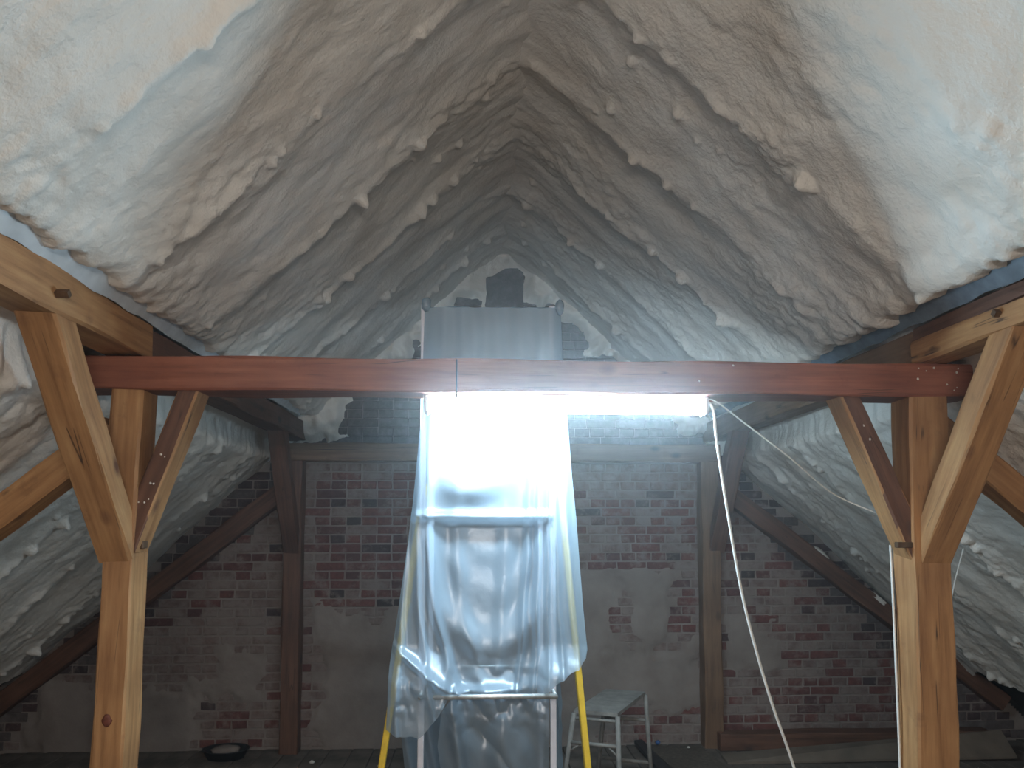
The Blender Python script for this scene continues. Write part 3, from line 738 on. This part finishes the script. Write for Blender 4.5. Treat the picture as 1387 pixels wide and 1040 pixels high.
# ------------------------------------------------------------------ cables
o = tube('hanging_cable', spline([(1.02, 3.37, 2.415), (1.045, 3.335, 2.36), (1.06, 3.34, 2.21), (1.10, 3.34, 1.92), (1.165, 3.34, 1.52), (1.265, 3.34, 1.13), (1.37, 3.34, 0.81), (1.47, 3.36, 0.45), (1.60, 3.4, 0.02)], 8), 0.0062, M['cable'])
tag(o, 'white cable hanging from the lamp end to the floor', 'cable')
o = tube('lamp_cable', spline([(1.02, 3.37, 2.415), (1.06, 3.345, 2.40), (1.19, 3.35, 2.305), (1.39, 3.37, 2.16), (1.66, 3.52, 2.00), (1.88, 3.51, 1.90), (1.93, 3.50, 1.86)], 8), 0.0035, M['cable'])
tag(o, 'thin cable stretched from the lamp end to the right post', 'cable')
o = tube('post_cable', spline([(1.912, 3.49, 1.76), (1.905, 3.47, 1.5), (1.903, 3.46, 1.1), (1.905, 3.46, 0.7), (1.9, 3.46, 0.02)], 8), 0.0055, M['cable'])
tag(o, 'thin white cable running down the edge of the right post', 'cable')
o = tube('loose_wire', spline([(2.98, 4.6, 1.72), (2.90, 4.6, 1.45), (2.86, 4.6, 1.20), (2.89, 4.6, 1.05), (2.85, 4.6, 0.98)], 8), 0.004, M['cable'])
tag(o, 'loose wire curling out of the foam right of the post', 'cable')

# ------------------------------------------------------------------ aluminium step platform
st = empty('step_platform', (0.85, 4.85, 0), 'dusty aluminium step platform on the floor right of the tower', 'step stool')
A, B_, C_, D_ = Vector((0.585, 4.68, 0.75)), Vector((0.83, 4.575, 0.75)), Vector((1.12, 5.15, 0.75)), Vector((0.875, 5.255, 0.75))
def stp(o): child_world(o, st); return o
bm = bmesh.new()
tv = [bm.verts.new(p) for p in (A, B_, C_, D_)]; bv = [bm.verts.new(p - Vector((0, 0, 0.022))) for p in (A, B_, C_, D_)]
bm.faces.new(tv); bm.faces.new(bv[::-1])
for k in range(4): bm.faces.new((tv[k], bv[k], bv[(k + 1) % 4], tv[(k + 1) % 4]))
stp(link('deck_plate', bm_mesh('deck_plate', bm), None, M['alu_dusty']))
ax = (B_ - A).normalized(); ay = (D_ - A).normalized()
def bar(name, a, b, r=0.014):
    return stp(tube(name, [a, b], r, M['alu_dusty'], None, 8))
A2, B2, C2, D2 = [p - Vector((0, 0, 0.02)) for p in (A, B_, C_, D_)]
fl4 = [A - ax * 0.10 - ay * 0.06, B_ + ax * 0.03 - ay * 0.06, C_ + ax * 0.03 + ay * 0.06, D_ - ax * 0.10 + ay * 0.06]
fl4 = [Vector((p.x, p.y, 0.0)) for p in fl4]
for a, b in zip((A2, B2, C2, D2), fl4): bar('leg', a, b, 0.015)
def at_h(a, b, h): t = (a.z - h) / a.z; return a + (b - a) * t
for h in (0.56, 0.28):
    bar('rung', at_h(A2, fl4[0], h), at_h(B2, fl4[1], h), 0.012); bar('rung', at_h(D2, fl4[3], h), at_h(C2, fl4[2], h), 0.012)
bar('rung', A2 - Vector((0, 0, .03)), B2 - Vector((0, 0, .03)), 0.01)
bar('stay', at_h(A2, fl4[0], 0.50), at_h(A2, fl4[0], 0.56) + ax * 0.07, 0.006); bar('stay', at_h(B2, fl4[1], 0.50), at_h(B2, fl4[1], 0.56) - ax * 0.07, 0.006)

# ------------------------------------------------------------------ timber and rubbish on the floor
sill = timber('sill_timber', (2.0, YB - 0.16, 0.07), (4.3, YB - 0.16, 0.07), 0.16, 0.14, M['wood_old'], 'dark timber lying on the floor along the right brick wall', 'timber', xdir=(0, 1, 0), seed=9)
def board(name, pts, th, mat, label, cat='board', nrm=(0, 0, 1)):
    bm = bmesh.new(); n = Vector(nrm) * th
    t = [bm.verts.new(Vector(p)) for p in pts]; b = [bm.verts.new(Vector(p) - n) for p in pts]
    bm.faces.new(t); bm.faces.new(b[::-1])
    for k in range(len(pts)): bm.faces.new((t[k], b[k], b[(k + 1) % len(pts)], t[(k + 1) % len(pts)]))
    o = link(name, bm_mesh(name, bm), None, mat); return tag(o, label, cat)
board('leaning_board', [(1.95, 6.02, 0.02), (4.25, 6.0, 0.04), (4.25, 6.18, 0.20), (1.95, 6.2, 0.035)], 0.018, M['brown_board'], 'brown fibreboard sheet leaning on the timber behind the right post')
board('loose_plank', [(1.32, 6.52, 0.06), (1.39, 6.54, 0.06), (1.50, 5.3, 0.03), (1.38, 5.3, 0.03)], 0.03, M['tub'], 'dark narrow plank on the floor right of the step platform')
board('loose_plank', [(1.42, 6.45, 0.028), (1.86, 6.45, 0.028), (1.95, 5.3, 0.02), (1.55, 5.3, 0.02)], 0.018, M['wood_grey'], 'wide grey plank on the floor before the right rear post')
tb = empty('tub', (-2.0, 6.38, 0), 'low black tub on the floor by the left brick wall', 'tub')
bm = bmesh.new(); prof = [(0.0, 0.012), (0.13, 0.012), (0.17, 0.075), (0.185, 0.078), (0.185, 0.07), (0.175, 0.066), (0.14, 0.0), (0.0, 0.0)]
rings = [[bm.verts.new((-2.0 + r * math.cos(2 * math.pi * k / 20), 6.38 + 0.8 * r * math.sin(2 * math.pi * k / 20), z)) for k in range(20)] for r, z in prof[1:-1]]
for p, q in zip(rings, rings[1:]):
    for k in range(20): bm.faces.new((p[k], p[(k + 1) % 20], q[(k + 1) % 20], q[k]))
bm.faces.new(rings[0]); bm.faces.new(rings[-1][::-1])
o = link('bowl', bm_mesh('bowl', bm, True), None, M['tub']); child_world(o, tb)
o = blob('rubble_heap', (-2.0, 6.38, 0.06), (0.12, 0.09, 0.04), M['plaster'], None, 5); child_world(o, tb)
cap = blob('bottle_cap', (1.515, 6.5, 0.045), (0.022, 0.022, 0.018), M['blue'], None, 2); tag(cap, 'small blue plastic cap on the floor by the brick wall', 'cap')
for k, (xx, yy, r, where) in enumerate(((-1.28, 6.2, 0.022, 'near the left rear post foot'), (-1.75, 6.05, 0.012, 'right of the black tub'), (-2.6, 6.15, 0.014, 'left of the black tub'), (-0.75, 6.1, 0.012, 'left of the plastic covered tower'), (1.74, 6.38, 0.014, 'before the right rear post'))):
    o = blob('foam_crumb', (xx, yy, 0.5 * r + (0.028 if xx > 1 else 0)), (r, r * 0.8, r * 0.55), M['foam'], None, k)
    tag(o, 'small pale foam crumb on the floor ' + where, 'foam crumb', 'foam crumbs on the floor')

# ------------------------------------------------------------------ haze volume stands in for lens bloom round the lamp, with some dust
if HAZE > 0:
    m = bpy.data.materials.new('bloom_haze'); m.use_nodes = True; nt = m.node_tree
    nt.nodes.remove(nt.nodes['Principled BSDF'])
    v = N(nt, 'ShaderNodeVolumeScatter'); v.inputs['Density'].default_value = HAZE; v.inputs['Anisotropy'].default_value = 0.88
    v.inputs['Color'].default_value = (0.92, 0.96, 1, 1)
    nt.links.new(v.outputs[0], nt.nodes['Material Output'].inputs['Volume'])
    hz = box('bloom_haze', CX - 4.8, CX + 4.8, YF - 0.1, YB + 0.1, -0.02, 4.7, m, None, 0); tag(hz, 'faint attic haze, added mostly to give the lamp its bloom glow', kind='stuff')
